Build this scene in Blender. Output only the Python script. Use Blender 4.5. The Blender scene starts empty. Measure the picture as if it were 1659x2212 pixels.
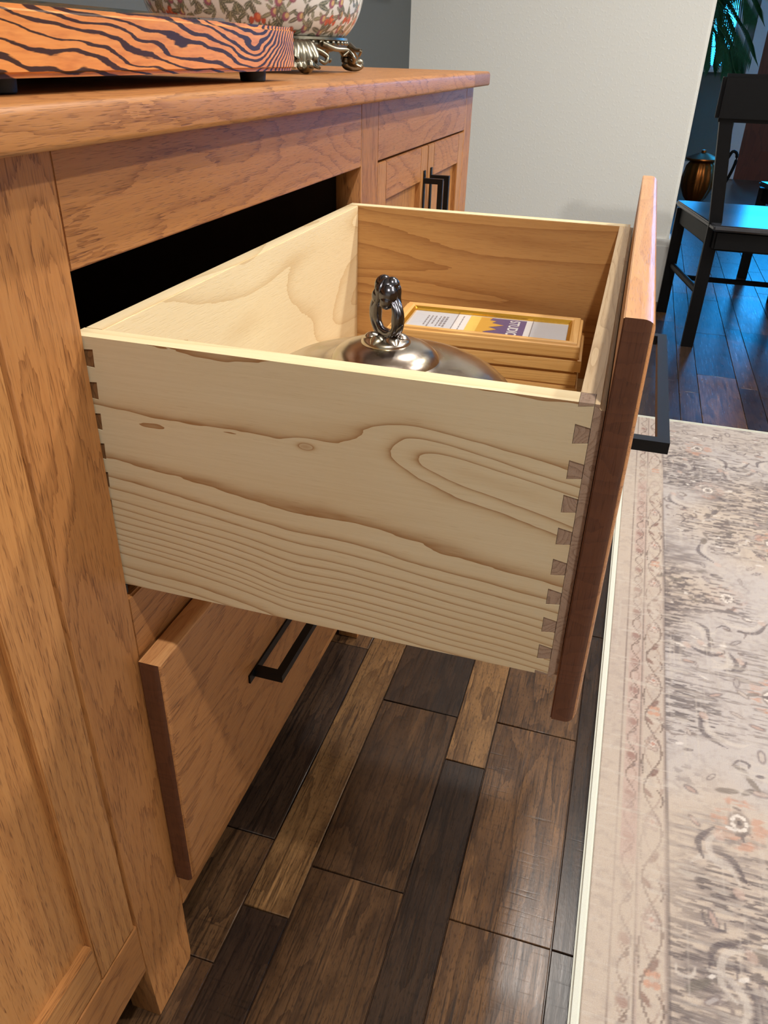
import bpy, bmesh, math, random
import numpy as np
from mathutils import Vector, Matrix
random.seed(7); rng = np.random.default_rng(11)
SC = bpy.context.scene; COL = SC.collection
# ------------------------------------------------------------------ camera
CAM = dict(c=(0.3527, -0.6126, 0.9363), yaw=0.2815, pitch=-0.5341, roll=0.0289, f=1679.7)
def make_camera():
    cp, sp = math.cos(CAM['pitch']), math.sin(CAM['pitch']); cy, sy = math.cos(CAM['yaw']), math.sin(CAM['yaw'])
    fw = Vector((-sy*cp, cy*cp, sp)); r = Vector((cy, sy, 0)); u = r.cross(fw)
    cr, sr = math.cos(CAM['roll']), math.sin(CAM['roll'])
    r2 = cr*r + sr*u; u2 = -sr*r + cr*u
    cd = bpy.data.cameras.new('camera'); co = bpy.data.objects.new('camera', cd); COL.objects.link(co)
    M = Matrix((r2, u2, -fw)).transposed().to_4x4(); M.translation = Vector(CAM['c']); co.matrix_world = M
    cd.sensor_fit = 'HORIZONTAL'; cd.sensor_width = 36.0; cd.lens = CAM['f']/1659*36.0
    cd.clip_start = 0.02; cd.clip_end = 200
    SC.camera = co
make_camera()
# ------------------------------------------------------------------ world, lights, exposure
W = bpy.data.worlds.new('sky'); SC.world = W; W.use_nodes = True
bg = W.node_tree.nodes['Background']; bg.inputs[0].default_value = (0.016, 0.37, 1.0, 1); bg.inputs[1].default_value = 12.5
def downlight(loc, power, size=0.09, col=(1.0, 0.95, 0.885), spread=160):
    l = bpy.data.lights.new('downlight_or_fill', 'AREA'); l.shape = 'DISK'; l.size = size; l.energy = power; l.color = col
    l.spread = math.radians(spread)
    o = bpy.data.objects.new('downlight_or_fill', l); COL.objects.link(o); o.location = loc
downlight((0.68, -0.80, 2.47), 23)                      # recessed lamp nearly above the drawer
downlight((2.05, 0.55, 2.47), 44, 0.14, spread=175)     # recessed lamp over the rug
downlight((0.45, 1.36, 2.47), 17, 0.14, spread=170)
downlight((1.35, 1.25, 2.47), 34, 0.14, spread=170)          # unseen fill lamp, added to brighten the white wall
SC.view_settings.view_transform = 'Standard'; SC.view_settings.look = 'None'
SC.view_settings.exposure = 0.0; SC.view_settings.gamma = 1.0; SC.view_settings.use_curve_mapping = False

# ------------------------------------------------------------------ node helpers
def lin(r, g, b):
    def f(c):
        c /= 255.0
        return c/12.92 if c <= 0.04045 else ((c+0.055)/1.055)**2.4
    return (f(r), f(g), f(b), 1.0)
class S:
    "a shader value with operators"
    def __init__(s, nt, v): s.nt, s.v = nt, v
    def m(s, op, *a, clamp=False):
        n = s.nt.nodes.new('ShaderNodeMath'); n.operation = op; n.use_clamp = clamp
        for i, x in enumerate((s,) + a):
            x = x.v if isinstance(x, S) else x
            if isinstance(x, (int, float)): n.inputs[i].default_value = x
            else: s.nt.links.new(x, n.inputs[i])
        return S(s.nt, n.outputs[0])
    def __add__(s, o): return s.m('ADD', o)
    __radd__ = __add__
    def __sub__(s, o): return s.m('SUBTRACT', o)
    def __rsub__(s, o): return S(s.nt, o).m('SUBTRACT', s)
    def __mul__(s, o): return s.m('MULTIPLY', o)
    __rmul__ = __mul__
    def __truediv__(s, o): return s.m('DIVIDE', o)
    def __pow__(s, o): return s.m('POWER', o)
    def frac(s): return s.m('FRACT')
    def exp(s): return s.m('EXPONENT')
    def abs(s): return s.m('ABSOLUTE')
    def smooth(s, a, b):
        n = s.nt.nodes.new('ShaderNodeMapRange'); n.interpolation_type = 'SMOOTHSTEP'
        s.nt.links.new(s.v, n.inputs[0]); n.inputs[1].default_value = a; n.inputs[2].default_value = b
        return S(s.nt, n.outputs[0])
class Mat:
    def __init__(s, name):
        s.m = bpy.data.materials.new(name); s.m.use_nodes = True; s.nt = s.m.node_tree
        s.b = s.nt.nodes['Principled BSDF']
    def node(s, t): return s.nt.nodes.new(t)
    def coords(s, rand=True):
        tc = s.node('ShaderNodeTexCoord'); sp = s.node('ShaderNodeSeparateXYZ'); s.nt.links.new(tc.outputs['Object'], sp.inputs[0])
        x, y, z = [S(s.nt, sp.outputs[i]) for i in range(3)]
        if rand:
            oi = s.node('ShaderNodeObjectInfo'); r = S(s.nt, oi.outputs['Random']); s.rnd = r
            x, y, z = x + r*17.3, y + r*29.1, z + r*41.7
        return x, y, z
    def vec(s, x, y, z):
        c = s.node('ShaderNodeCombineXYZ')
        for i, q in enumerate((x, y, z)):
            if isinstance(q, S): s.nt.links.new(q.v, c.inputs[i])
            else: c.inputs[i].default_value = q
        return c.outputs[0]
    def noise(s, x, y, z, detail=2.0, rough=0.5, dist=0.0):
        n = s.node('ShaderNodeTexNoise'); n.inputs['Scale'].default_value = 1.0; n.inputs['Detail'].default_value = detail
        n.inputs['Roughness'].default_value = rough; n.inputs['Distortion'].default_value = dist
        s.nt.links.new(s.vec(x, y, z), n.inputs['Vector'])
        return S(s.nt, n.outputs[0])
    def mix(s, f, a, b, mode='MIX'):
        n = s.node('ShaderNodeMix'); n.data_type = 'RGBA'; n.blend_type = mode
        for i, q in ((0, f), (6, a), (7, b)):
            q = q.v if isinstance(q, S) else q
            if isinstance(q, (tuple, list, float, int)): n.inputs[i].default_value = q
            else: s.nt.links.new(q, n.inputs[i])
        return n.outputs[2]
    def attr(s, name):
        n = s.node('ShaderNodeAttribute'); n.attribute_name = name; return n.outputs['Color']
    def bump(s, h, strength=0.3, dist=0.0005):
        n = s.node('ShaderNodeBump'); n.inputs['Strength'].default_value = strength; n.inputs['Distance'].default_value = dist
        s.nt.links.new(h.v, n.inputs['Height']); s.nt.links.new(n.outputs[0], s.b.inputs['Normal'])
    def out(s, color=None, rough=0.5, metal=0.0, spec=0.5, coat=0.0):
        if color is not None:
            if isinstance(color, tuple): s.b.inputs['Base Color'].default_value = color
            else: s.nt.links.new(color, s.b.inputs['Base Color'])
        if isinstance(rough, S): s.nt.links.new(rough.v, s.b.inputs['Roughness'])
        else: s.b.inputs['Roughness'].default_value = rough
        s.b.inputs['Metallic'].default_value = metal; s.b.inputs['Specular IOR Level'].default_value = spec
        s.b.inputs['Coat Weight'].default_value = coat; s.b.inputs['Coat Roughness'].default_value = 0.15
        return s.m
def plain(name, col, rough=0.5, metal=0.0, spec=0.5, var=0.06, sc=60):
    M = Mat(name); x, y, z = M.coords(); n = M.noise(x*sc, y*sc, z*sc, 3)
    c = M.mix((n-0.5)*2*1.0 + 0.5, tuple(v*(1-var) for v in col[:3]) + (1,), tuple(min(1, v*(1+var)) for v in col[:3]) + (1,))
    return M.out(c, rough, metal, spec)
def wood(name, ax, light, mid, dark, pore, K=9, su=1.6, sv=9.0, line=0.55, poreamt=0.55, rough=0.42, jag=0.16, spec=0.4, lw=3.0, rand=True, tone=0.12):
    M = Mat(name); c = M.coords(rand); u = c[ax]; v, w = [c[i] for i in range(3) if i != ax]
    n = M.noise(u*su, v*sv, w*sv, 1.6, 0.42)
    j = M.noise(u*34, v*420, w*420, 2)
    g = n*K + (j-0.5)*jag*2
    ring = g.frac()
    fib = M.noise(u*9, v*330, w*330, 3, 0.6)
    por = M.noise(u*60, v*1250, w*1250, 1.5).smooth(0.54, 0.68)
    big = M.noise(u*1.1+5.0, v*5.0, w*5.0, 2)
    col = M.mix(fib, light, mid)
    col = M.mix((ring**lw)*line, col, dark)
    col = M.mix(por*(ring*0.75+0.25)*poreamt, col, pore)
    col = M.mix(tone*2, col, M.mix(big, (0.55, 0.50, 0.45, 1), (1.0, 1.0, 1.0, 1)), 'MULTIPLY')
    M.bump(por*(-0.6) + fib*0.4 - (ring**lw)*0.3, 0.35, 0.0003)
    return M.out(col, fib*0.15 + (rough-0.07), 0, spec)
# ------------------------------------------------------------------ materials
OAK = [wood('oak_'+'xyz'[a], a, lin(197,139,83), lin(175,115,63), lin(122,70,34), lin(90,49,24), K=17, su=2.6, sv=10, line=0.62, poreamt=0.7, lw=6, jag=0.34, tone=0.2) for a in range(3)]
OAKP = [wood('oak_pale_'+'xyz'[a], a, lin(205,149,90), lin(184,125,70), lin(138,84,43), lin(102,58,29), K=16, su=0.5, sv=18, line=0.5, poreamt=0.75, jag=0.3, tone=0.18) for a in range(3)]
OAKEND = wood('oak_end_grain', 2, lin(106,65,42), lin(90,53,33), lin(68,38,23), lin(52,28,17), K=10, su=30, sv=8, line=0.35, poreamt=0.5, rough=0.5, lw=2)
OAKCROSS = wood('oak_cross_grain', 2, lin(160,116,84), lin(144,100,70), lin(116,74,48), lin(100,62,40), K=10, su=30, sv=8, line=0.35, poreamt=0.5, rough=0.5, lw=2)
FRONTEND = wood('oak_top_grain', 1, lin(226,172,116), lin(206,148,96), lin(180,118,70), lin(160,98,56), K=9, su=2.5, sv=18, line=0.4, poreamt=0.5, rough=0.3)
ASHT = wood('ash_pale', 1, lin(242,224,184), lin(234,212,168), lin(206,172,120), lin(216,188,140), K=9, su=2.4, sv=9, line=0.6, poreamt=0.3, rough=0.5, jag=0.05, lw=5, tone=0.04)
ASHX = wood('ash_pale_x', 0, lin(242,226,184), lin(236,214,168), lin(216,186,134), lin(218,190,142), K=7, su=1.2, sv=14, line=0.5, poreamt=0.3, rough=0.5, jag=0.05, lw=4, tone=0.04)
ASHF = wood('ash_front', 1, lin(226,200,160), lin(212,184,142), lin(176,140,100), lin(176,142,104), K=14, su=3.0, sv=30, line=0.6, poreamt=0.4, rough=0.5, jag=0.05, lw=4, tone=0.06)
ASHB = wood('ash_brown', 0, lin(214,166,106), lin(196,146,88), lin(146,92,48), lin(152,98,54), K=14, su=1.3, sv=14, line=0.6, poreamt=0.4, rough=0.5, jag=0.08, lw=3)
PINEND = wood('pin_end_grain', 1, lin(176,152,132), lin(160,134,114), lin(116,86,66), lin(110,82,64), K=24, su=60, sv=26, line=0.55, poreamt=0.4, rough=0.6, jag=0.1, lw=3)
PINDARK = wood('pin_dark', 2, lin(150,110,70), lin(120,80,46), lin(80,46,22), lin(70,40,20), K=14, su=30, sv=60, line=0.6, rough=0.6)
PINE = [wood('pine_frame_'+'xy'[a], a, lin(236,190,122), lin(222,172,102), lin(196,138,70), lin(200,146,82), K=16, su=1.0, sv=38, line=0.5, poreamt=0.25, rough=0.4, jag=0.04, lw=2, tone=0.04) for a in range(2)]

def ash_side():
    "ash drawer side: level lines drawn from a field with a cathedral figure, a knot and crowded lower rings"
    M = Mat('ash_side_figured'); x, y, z = M.coords(False)
    n1 = M.noise(x*7, 3.0, z*16, 1.5); n2 = M.noise(x*24, 9.0, z*140, 2); fib = M.noise(x*11, 1.0, z*430, 3, 0.6); blot = M.noise(x*4+3, 2.0, z*9, 2)
    kink = ((((x-0.150)/0.030)*((x-0.150)/0.030)*(-1.0)).exp())
    z0 = 0.7598 - z                                     # depth below top edge
    zt = z0 - x*0.105*z0.smooth(0.03, 0.14) - kink*0.005*z0.smooth(0.10, 0.18) + (n1-0.5)*0.006
    crowd = zt.smooth(0.070, 0.19); warp = M.noise(4.0, 2.0, zt*42, 1.0)
    g = zt*18 + (crowd*zt - crowd*0.070)*85 + (warp-0.5)*1.6
    zc = (z-0.7150 + (x-0.215)*0.22)/0.0185
    cath = (((x-0.232)*80.0)*(-1.0)).exp(); cath = S(M.nt, 1.0)/(cath + 1.0)
    g = g + cath*((zc*zc*(-1.0)).exp())*2.7
    kz = (z-0.7012)/0.0042; kx = (x-0.1655)/0.0095
    g = g + ((kx*kx + kz*kz)*(-1.0)).exp()*1.25
    g = g + (n1-0.5)*0.5 + (n2-0.5)*0.22
    ring = g.frac(); r4 = ring**7.0
    col = M.mix(fib, lin(217,201,168), lin(202,183,147))
    col = M.mix(ring.smooth(0.35, 1.0)*0.25, col, lin(204,172,124))
    col = M.mix(r4*0.9, col, lin(146,100,54))
    col = M.mix(M.noise(x*60, 4.0, z*1500, 1).smooth(0.60, 0.75)*(r4*0.6+0.15), col, lin(150,108,62))
    kd = ((kx*kx*2.2 + kz*kz*2.2)*(-1.0)).exp()
    col = M.mix(kd*0.5, col, lin(150,104,60))
    col = M.mix(blot.smooth(0.45, 0.75)*0.18, col, lin(196,156,100))
    M.bump(fib*0.4 - r4*0.4, 0.25, 0.0002)
    return M.out(col, 0.55, 0, 0.35)
ASHSIDE = ash_side()
def zebra():
    M = Mat('zebrano'); x, y, z = M.coords(False)
    n1 = M.noise(x*9, y*9, z*30, 2); n2 = M.noise(x*60, y*40, z*260, 3); fib = M.noise(x*200, y*30, z*500, 2)
    # lines sink toward the far end, then sweep up at the end itself
    left = (0.165-y).m('MAXIMUM', 0.0); right = (y-0.165).m('MAXIMUM', 0.0)
    V = left*0.135 + right*right*7.5
    g = (z - V)*135 + (n1-0.5)*5.2 + (n2-0.5)*0.5 + x*22
    ring = g.frac(); tri = (ring-0.5).abs()*2.0
    thick = M.noise(x*12+4, y*7, z*40, 1)
    dark = (tri + (thick-0.5)*0.9).smooth(0.58, 0.74)
    col = M.mix(fib, lin(232,158,82), lin(206,122,58))
    col = M.mix(n2.smooth(0.45, 0.75)*0.5, col, lin(178,96,44))
    col = M.mix(dark*0.95, col, lin(38,20,14))
    return M.out(col, 0.42, 0, 0.25, 0.0)
ZEBRA = zebra()
def plank_mat(name, light, mid, dark, pore):
    M = Mat(name); x, y, z = M.coords(); r = M.rnd
    n = M.noise(x*13, y*2.6, z, 2, 0.5); g = n*8 + (M.noise(x*160, y*22, 0.0, 2)-0.5)*0.5
    ring = g.frac(); fib = M.noise(x*210, y*9, 0.0, 4, 0.65); patch = M.noise(x*10, y*5, 3.0, 3)
    saw = M.noise(x*16, y*230, 7.0, 2).smooth(0.55, 0.8)*M.noise(x*7, y*4, 5.0, 1).smooth(0.45, 0.65)
    tex = M.noise(x*520, y*120, 1.0, 2)
    col = M.mix(fib, light, mid)
    col = M.mix((ring**2)*0.8, col, dark)
    col = M.mix(patch.smooth(0.35, 0.70)*0.55, col, mid)
    col = M.mix(fib.smooth(0.52, 0.72)*0.8, col, pore)
    col = M.mix(tex.smooth(0.52, 0.72)*0.6, col, pore)
    col = M.mix(M.noise(x*30, y*14, 9.0, 4, 0.65).smooth(0.48, 0.66)*0.5, col, dark)
    col = M.mix(saw*0.5, col, pore)
    col = M.mix(M.noise(x*24, y*3.2, 11.0, 4, 0.6).smooth(0.55, 0.72)*fib.smooth(0.62, 0.40)*0.75, col, tuple(min(1, q*1.35) for q in light[:3])+(1,))
    col = M.mix(M.noise(x*330, y*7, 13.0, 3).smooth(0.54, 0.66)*0.6, col, pore)
    col = M.mix(1.0, col, M.mix(r, (0.62, 0.60, 0.60, 1), (1.15, 1.10, 1.05, 1)), 'MULTIPLY')
    M.bump(fib*0.5 + tex*0.5 - saw*0.5, 0.35, 0.0006)
    return M.out(col, fib*0.22+0.19, 0, 0.5)
PLANK = plank_mat('plank_brown', lin(118,88,58), lin(74,53,37), lin(48,33,23), lin(29,20,15))
PLANKD = plank_mat('plank_dark', lin(76,58,43), lin(50,37,30), lin(34,25,21), lin(19,14,13))
PLANKL = plank_mat('plank_golden', lin(158,122,80), lin(108,80,51), lin(72,50,32), lin(42,28,19))
def floor_base():
    M = Mat('floor_far_planks'); x, y, z = M.coords(False)
    row = (x/0.0955).m('FLOOR'); seg = ((y + row*0.37)/0.62).m('FLOOR')
    h = M.noise(row*7.7, seg*3.3, 0.0, 0); fib = M.noise(x*120, y*5, 0.0, 3)
    col = M.mix(fib, lin(96,70,52), lin(60,42,32)); col = M.mix(h.smooth(0.35, 0.65)*0.6, col, lin(56,40,32))
    return M.out(col, 0.30, 0, 0.5)
FLOORB = floor_base()
WALLW = Mat('paint_white'); _x,_y,_z = WALLW.coords(False)
_n = WALLW.noise(_x*90, _y*90, _z*90, 3); WALLW.bump(_n.smooth(0.50, 0.70), 0.35, 0.0008); WALLW = WALLW.out(lin(236,236,230), 0.6, 0, 0.3)
WALLG = plain('paint_charcoal', lin(86,92,95), 0.6, var=0.03, sc=120)
WALLF = plain('paint_grey_green', lin(120,132,128), 0.7, var=0.03)
CEIL = plain('paint_ceiling', lin(238,236,228), 0.8, var=0.02)
TRIM = plain('trim_white', lin(236,236,232), 0.4, var=0.02)
BLACKM = plain('black_metal', lin(30,32,34), 0.38, 0.6, var=0.1)
RUBBER = plain('black_rubber', lin(16,16,16), 0.6)
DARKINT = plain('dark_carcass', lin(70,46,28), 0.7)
CHAIRM = plain('black_lacquer', lin(9,9,11), 0.45, var=0.15, spec=0.18)
SEATM = plain('seat_leather', lin(52,54,60), 0.22, var=0.15, spec=0.7)
DOORM = wood('red_mahogany', 2, lin(120,52,36), lin(100,40,28), lin(72,26,20), lin(60,22,18), K=8, rough=0.35)
BINDING = plain('rug_binding', lin(204,206,194), 0.9, var=0.06, sc=900)
LEAF = plain('palm_leaf', lin(30,84,52), 0.4, var=0.3)
POTM = plain('ribbed_copper', lin(140,82,34), 0.32, 0.85, var=0.15)
GOLD = plain('gilt_lip', lin(226,174,62), 0.25, 0.85, var=0.05)
PAPER = plain('insert_paper', lin(216,222,230), 0.5, var=0.01)
PRINTW = plain('print_white', lin(240,240,240), 0.5, var=0.01)
PRINTP = plain('print_purple', lin(84,78,140), 0.45, var=0.02)
PRINTY = plain('print_yellow', lin(250,216,110), 0.45, var=0.03)
PRINTO = plain('print_amber', lin(240,184,72), 0.45, var=0.03)
PRINTG = plain('print_grey', lin(140,142,150), 0.5, var=0.02)
BLUEC = plain('pale_blue', lin(120,206,226), 0.4, var=0.05)
def silver(name, base, tint, rough):
    M = Mat(name); x, y, z = M.coords(False)
    a = M.noise(x*16, y*16, z*16, 3); b = M.noise(x*45+3, y*45, z*45, 3); s = M.noise(x*400, y*400, z*400, 2)
    c = M.mix(a.smooth(0.35, 0.65)*0.8, base, tint[0]); c = M.mix(b.smooth(0.5, 0.7)*0.55, c, tint[1])
    c = M.mix(a.smooth(0.56, 0.60)*(b.smooth(0.42, 0.58))*0.6, c, tint[2])
    return M.out(c, s*0.10 + b*0.10 + rough, 1.0)
SILVER = silver('tarnished_silver', lin(206,198,186), (lin(170,148,132), lin(188,182,150), lin(126,108,102)), 0.14)
SILVERD = silver('dark_silver', lin(120,120,126), (lin(84,82,86), lin(104,104,118), lin(50,48,50)), 0.12)
BRASS = silver('antique_silver_brass', lin(158,152,136), (lin(120,114,98), lin(104,100,90), lin(66,62,56)), 0.24)
def glass(name, tint=(1,1,1,1), amt=0.12):
    M = Mat(name); nt = M.nt
    t = M.node('ShaderNodeBsdfTransparent'); t.inputs[0].default_value = tint; g = M.node('ShaderNodeBsdfGlossy'); g.inputs['Roughness'].default_value = 0.02
    fr = M.node('ShaderNodeFresnel'); gm = M.node('ShaderNodeNewGeometry'); io = S(nt, gm.outputs['Backfacing'])*(1/1.45-1.45) + 1.45; nt.links.new(io.v, fr.inputs[0]); mx = M.node('ShaderNodeMixShader')
    nt.links.new(fr.outputs[0], mx.inputs[0]); nt.links.new(t.outputs[0], mx.inputs[1]); nt.links.new(g.outputs[0], mx.inputs[2])
    nt.links.new(mx.outputs[0], nt.nodes['Material Output'].inputs[0]); return M.m
GLASS = glass('clear_glass'); GLASSE = glass('green_edge_glass', (0.86, 0.92, 0.86, 1))
def painted(name, rough, coat, weave=False):
    M = Mat(name); c = M.attr('paint'); x, y, z = M.coords(False)
    if weave:
        f = M.noise(x*700, y*700, z*10, 2); st = M.noise(x*60, y*900, 0.0, 2); st2 = M.noise(x*900, y*60, 2.0, 2)
        c = M.mix(st.smooth(0.5, 0.75)*0.28, c, lin(196,187,177)); c = M.mix(st2.smooth(0.55, 0.8)*0.20, c, lin(128,114,106))
        c = M.mix(f.smooth(0.4, 0.75)*0.12, c, lin(90,78,72)); M.bump(f + st*0.6, 0.5, 0.0008)
    return M.out(c, rough, 0, 0.4 if not weave else 0.15, coat)
PORCELAIN = painted('painted_porcelain', 0.18, 0.4); RUGM = painted('printed_rug', 0.95, 0.0, True)

# ------------------------------------------------------------------ object helpers
def tag(o, label=None, cat=None, group=None, kind=None):
    if label: o['label'] = label
    if cat: o['category'] = cat
    if group: o['group'] = group
    if kind: o['kind'] = kind
    return o
def finish(bm, name, mats, parent=None, smooth=40):
    "bmesh in world coordinates -> linked mesh object under parent"
    bmesh.ops.recalc_face_normals(bm, faces=bm.faces)
    if smooth:
        a = math.radians(smooth)
        for f in bm.faces: f.smooth = True
        for e in bm.edges:
            e.smooth = (len(e.link_faces) == 2 and e.calc_face_angle(0) < a)
    me = bpy.data.meshes.new(name); bm.to_mesh(me); bm.free()
    o = bpy.data.objects.new(name, me); COL.objects.link(o)
    for m in (mats if isinstance(mats, (list, tuple)) else [mats]): me.materials.append(m)
    if parent is not None: adopt(o, parent)
    return o
WLOC = {}
def adopt(o, p):
    o.parent = p; o.location = -WLOC.get(p.name, Vector((0,0,0))); WLOC[o.name] = Vector((0,0,0))
def empty(name, loc):
    o = bpy.data.objects.new(name, None); COL.objects.link(o); o.location = loc; o.empty_display_size = 0.05
    WLOC[o.name] = Vector(loc); return o
def bbox(bm, x0, x1, y0, y1, z0, z1):
    vs = [bm.verts.new((x, y, z)) for x in (x0, x1) for y in (y0, y1) for z in (z0, z1)]
    for f in ((0,1,3,2),(4,6,7,5),(0,4,5,1),(2,3,7,6),(0,2,6,4),(1,5,7,3)): bm.faces.new([vs[i] for i in f])
    return vs
def box(name, b, mat, parent=None, bev=0.001, seg=2, rnd=None, rr=0.007, rseg=5, ends=None, endax=1):
    "bevelled box; rnd=(axis,value) rounds the edges of that face more; ends = material for end-grain faces"
    bm = bmesh.new(); bbox(bm, *b)
    if rnd:
        ax, val = rnd; es = [e for e in bm.edges if all(abs(v.co[ax]-val) < 1e-6 for v in e.verts)]
        bmesh.ops.bevel(bm, geom=es, offset=rr, segments=rseg, profile=0.5, affect='EDGES')
        if bev:
            far = b[2*ax] if abs(b[2*ax+1]-val) < 1e-6 else b[2*ax+1]
            es = [e for e in bm.edges if all(abs(v.co[ax]-far) < 1e-6 for v in e.verts)]
            bmesh.ops.bevel(bm, geom=es, offset=bev, segments=seg, affect='EDGES')
    elif bev: bmesh.ops.bevel(bm, geom=bm.edges[:], offset=bev, segments=seg, affect='EDGES')
    mats = [mat]
    if ends:
        mats.append(ends); bm.normal_update()
        for f in bm.faces:
            if abs(f.normal[endax]) > 0.72: f.material_index = 1
    return finish(bm, name, mats, parent)
def poly_extrude(name, pts, ax, a, b, mat, parent=None, bev=0.0, seg=2, smooth=40):
    "closed polygon in the two other axes, extruded along ax from a to b"
    bm = bmesh.new(); o = [i for i in range(3) if i != ax]
    def mk(p, t):
        c = [0, 0, 0]; c[o[0]], c[o[1]], c[ax] = p[0], p[1], t; return bm.verts.new(c)
    A = [mk(p, a) for p in pts]; B = [mk(p, b) for p in pts]; n = len(pts)
    bm.faces.new(A); bm.faces.new(B[::-1])
    for i in range(n): bm.faces.new((A[i], A[(i+1)%n], B[(i+1)%n], B[i]))
    if bev: bmesh.ops.bevel(bm, geom=bm.edges[:], offset=bev, segments=seg, affect='EDGES')
    return finish(bm, name, mat, parent, smooth)
def add_tube(bm, pts, rad, seg=10, flat=1.0, up=(0,0,1)):
    pts = [Vector(p) for p in pts]; n = len(pts); rings = []
    for i, p in enumerate(pts):
        t = (pts[min(i+1, n-1)] - pts[max(i-1, 0)]).normalized()
        s = t.cross(Vector(up)); s = s.normalized() if s.length > 1e-4 else t.orthogonal().normalized()
        q = s.cross(t).normalized(); r = rad[i] if isinstance(rad, (list, tuple)) else rad
        rings.append([bm.verts.new(p + s*math.cos(a)*r + q*math.sin(a)*r*flat) for a in [2*math.pi*k/seg for k in range(seg)]])
    for i in range(n-1):
        for k in range(seg): bm.faces.new((rings[i][k], rings[i][(k+1)%seg], rings[i+1][(k+1)%seg], rings[i+1][k]))
    bm.faces.new(rings[0][::-1]); bm.faces.new(rings[-1])
def add_lathe(bm, prof, c, seg=64, rib=None):
    rings = []
    for (r, z) in prof:
        if r < 1e-6: rings.append([bm.verts.new((c[0], c[1], z))]); continue
        ring = []
        for k in range(seg):
            a = 2*math.pi*k/seg; q = r*(1 + (rib[1]*math.cos(rib[0]*a) if rib else 0))
            ring.append(bm.verts.new((c[0]+q*math.cos(a), c[1]+q*math.sin(a), z)))
        rings.append(ring)
    for A, B in zip(rings, rings[1:]):
        for k in range(seg):
            if len(A) == 1 and len(B) == 1: continue
            if len(A) == 1: bm.faces.new((A[0], B[k], B[(k+1)%seg]))
            elif len(B) == 1: bm.faces.new((A[k], A[(k+1)%seg], B[0]))
            else: bm.faces.new((A[k], A[(k+1)%seg], B[(k+1)%seg], B[k]))
def smooth_path(P, n=24):
    "Catmull-Rom through P"
    P = [Vector(p) for p in P]; Q = [P[0]*2-P[1]] + P + [P[-1]*2-P[-2]]; out = []
    m = len(P)-1
    for i in range(n+1):
        s = i/n*m; k = min(int(s), m-1); t = s-k; a, b, c, d = Q[k:k+4]
        out.append(0.5*((2*b) + (c-a)*t + (2*a-5*b+4*c-d)*t*t + (3*b-a-3*c+d)*t**3))
    return out
def vn(h, w, ch, cw, seed):
    "smooth value noise array"
    r = np.random.default_rng(seed).random((ch+2, cw+2)); yy = np.linspace(0, ch, h, endpoint=False); xx = np.linspace(0, cw, w, endpoint=False)
    yi, xi = yy.astype(int), xx.astype(int); fy, fx = yy-yi, xx-xi; fy = fy*fy*(3-2*fy); fx = fx*fx*(3-2*fx)
    a = r[yi][:, xi]; b = r[yi][:, xi+1]; c = r[yi+1][:, xi]; d = r[yi+1][:, xi+1]
    return (a*(1-fx)+b*fx)*(1-fy)[:, None] + (c*(1-fx)+d*fx)*fy[:, None]
def copy_tree(o, parent=None):
    c = o.copy(); COL.objects.link(c); c.parent = parent
    for ch in list(o.children): copy_tree(ch, c)
    return c
# ================================================================== the room
def struct(o): o['kind'] = 'structure'; return o
YW = 3.10; XB = -0.667; YF = 7.8; H = 2.50
fl = struct(box('floor', (-1.2, 3.6, -2.4, 8.0, -0.06, -0.0045), FLOORB, bev=0))
struct(box('ceiling', (-1.2, 3.6, -2.4, 8.0, H, H+0.05), CEIL, bev=0))
struct(box('wall_left', (XB-0.12, XB, -2.3, YW, 0, H), WALLG, bev=0))
wf = struct(box('wall_far', (XB-0.12, 0.527, YW, YW+0.13, 0, H), WALLW, bev=0.012, seg=4))
struct(box('wall_right', (3.3, 3.4, -2.3, YF, 0, H), WALLW, bev=0))
struct(box('wall_near', (XB, 3.3, -2.4, -2.3, 0, H), WALLW, bev=0))
struct(box('wall_side', (-1.2, -1.1, YW+0.13, YF, 0, H), WALLF, bev=0))
struct(box('wall_return', (-1.1, XB-0.12, YW, YW+0.13, 0, H), WALLF, bev=0))
def baseboard(name, pts, ax, a, b): return struct(poly_extrude(name, pts, ax, a, b, TRIM, smooth=0))
bh = 0.27
bb = struct(finish((lambda bm: (bbox(bm, XB+0.001, 0.539, YW-0.012, YW-0.001, 0.0, bh-0.03), bbox(bm, XB+0.001, 0.536, YW-0.009, YW-0.001, bh-0.03, bh),
     bbox(bm, 0.528, 0.539, YW-0.001, YW+0.13, 0.0, bh-0.03), bbox(bm, 0.528, 0.536, YW-0.001, YW+0.13, bh-0.03, bh), bm)[-1])(bmesh.new()), 'baseboard_far', TRIM, smooth=0))
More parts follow.
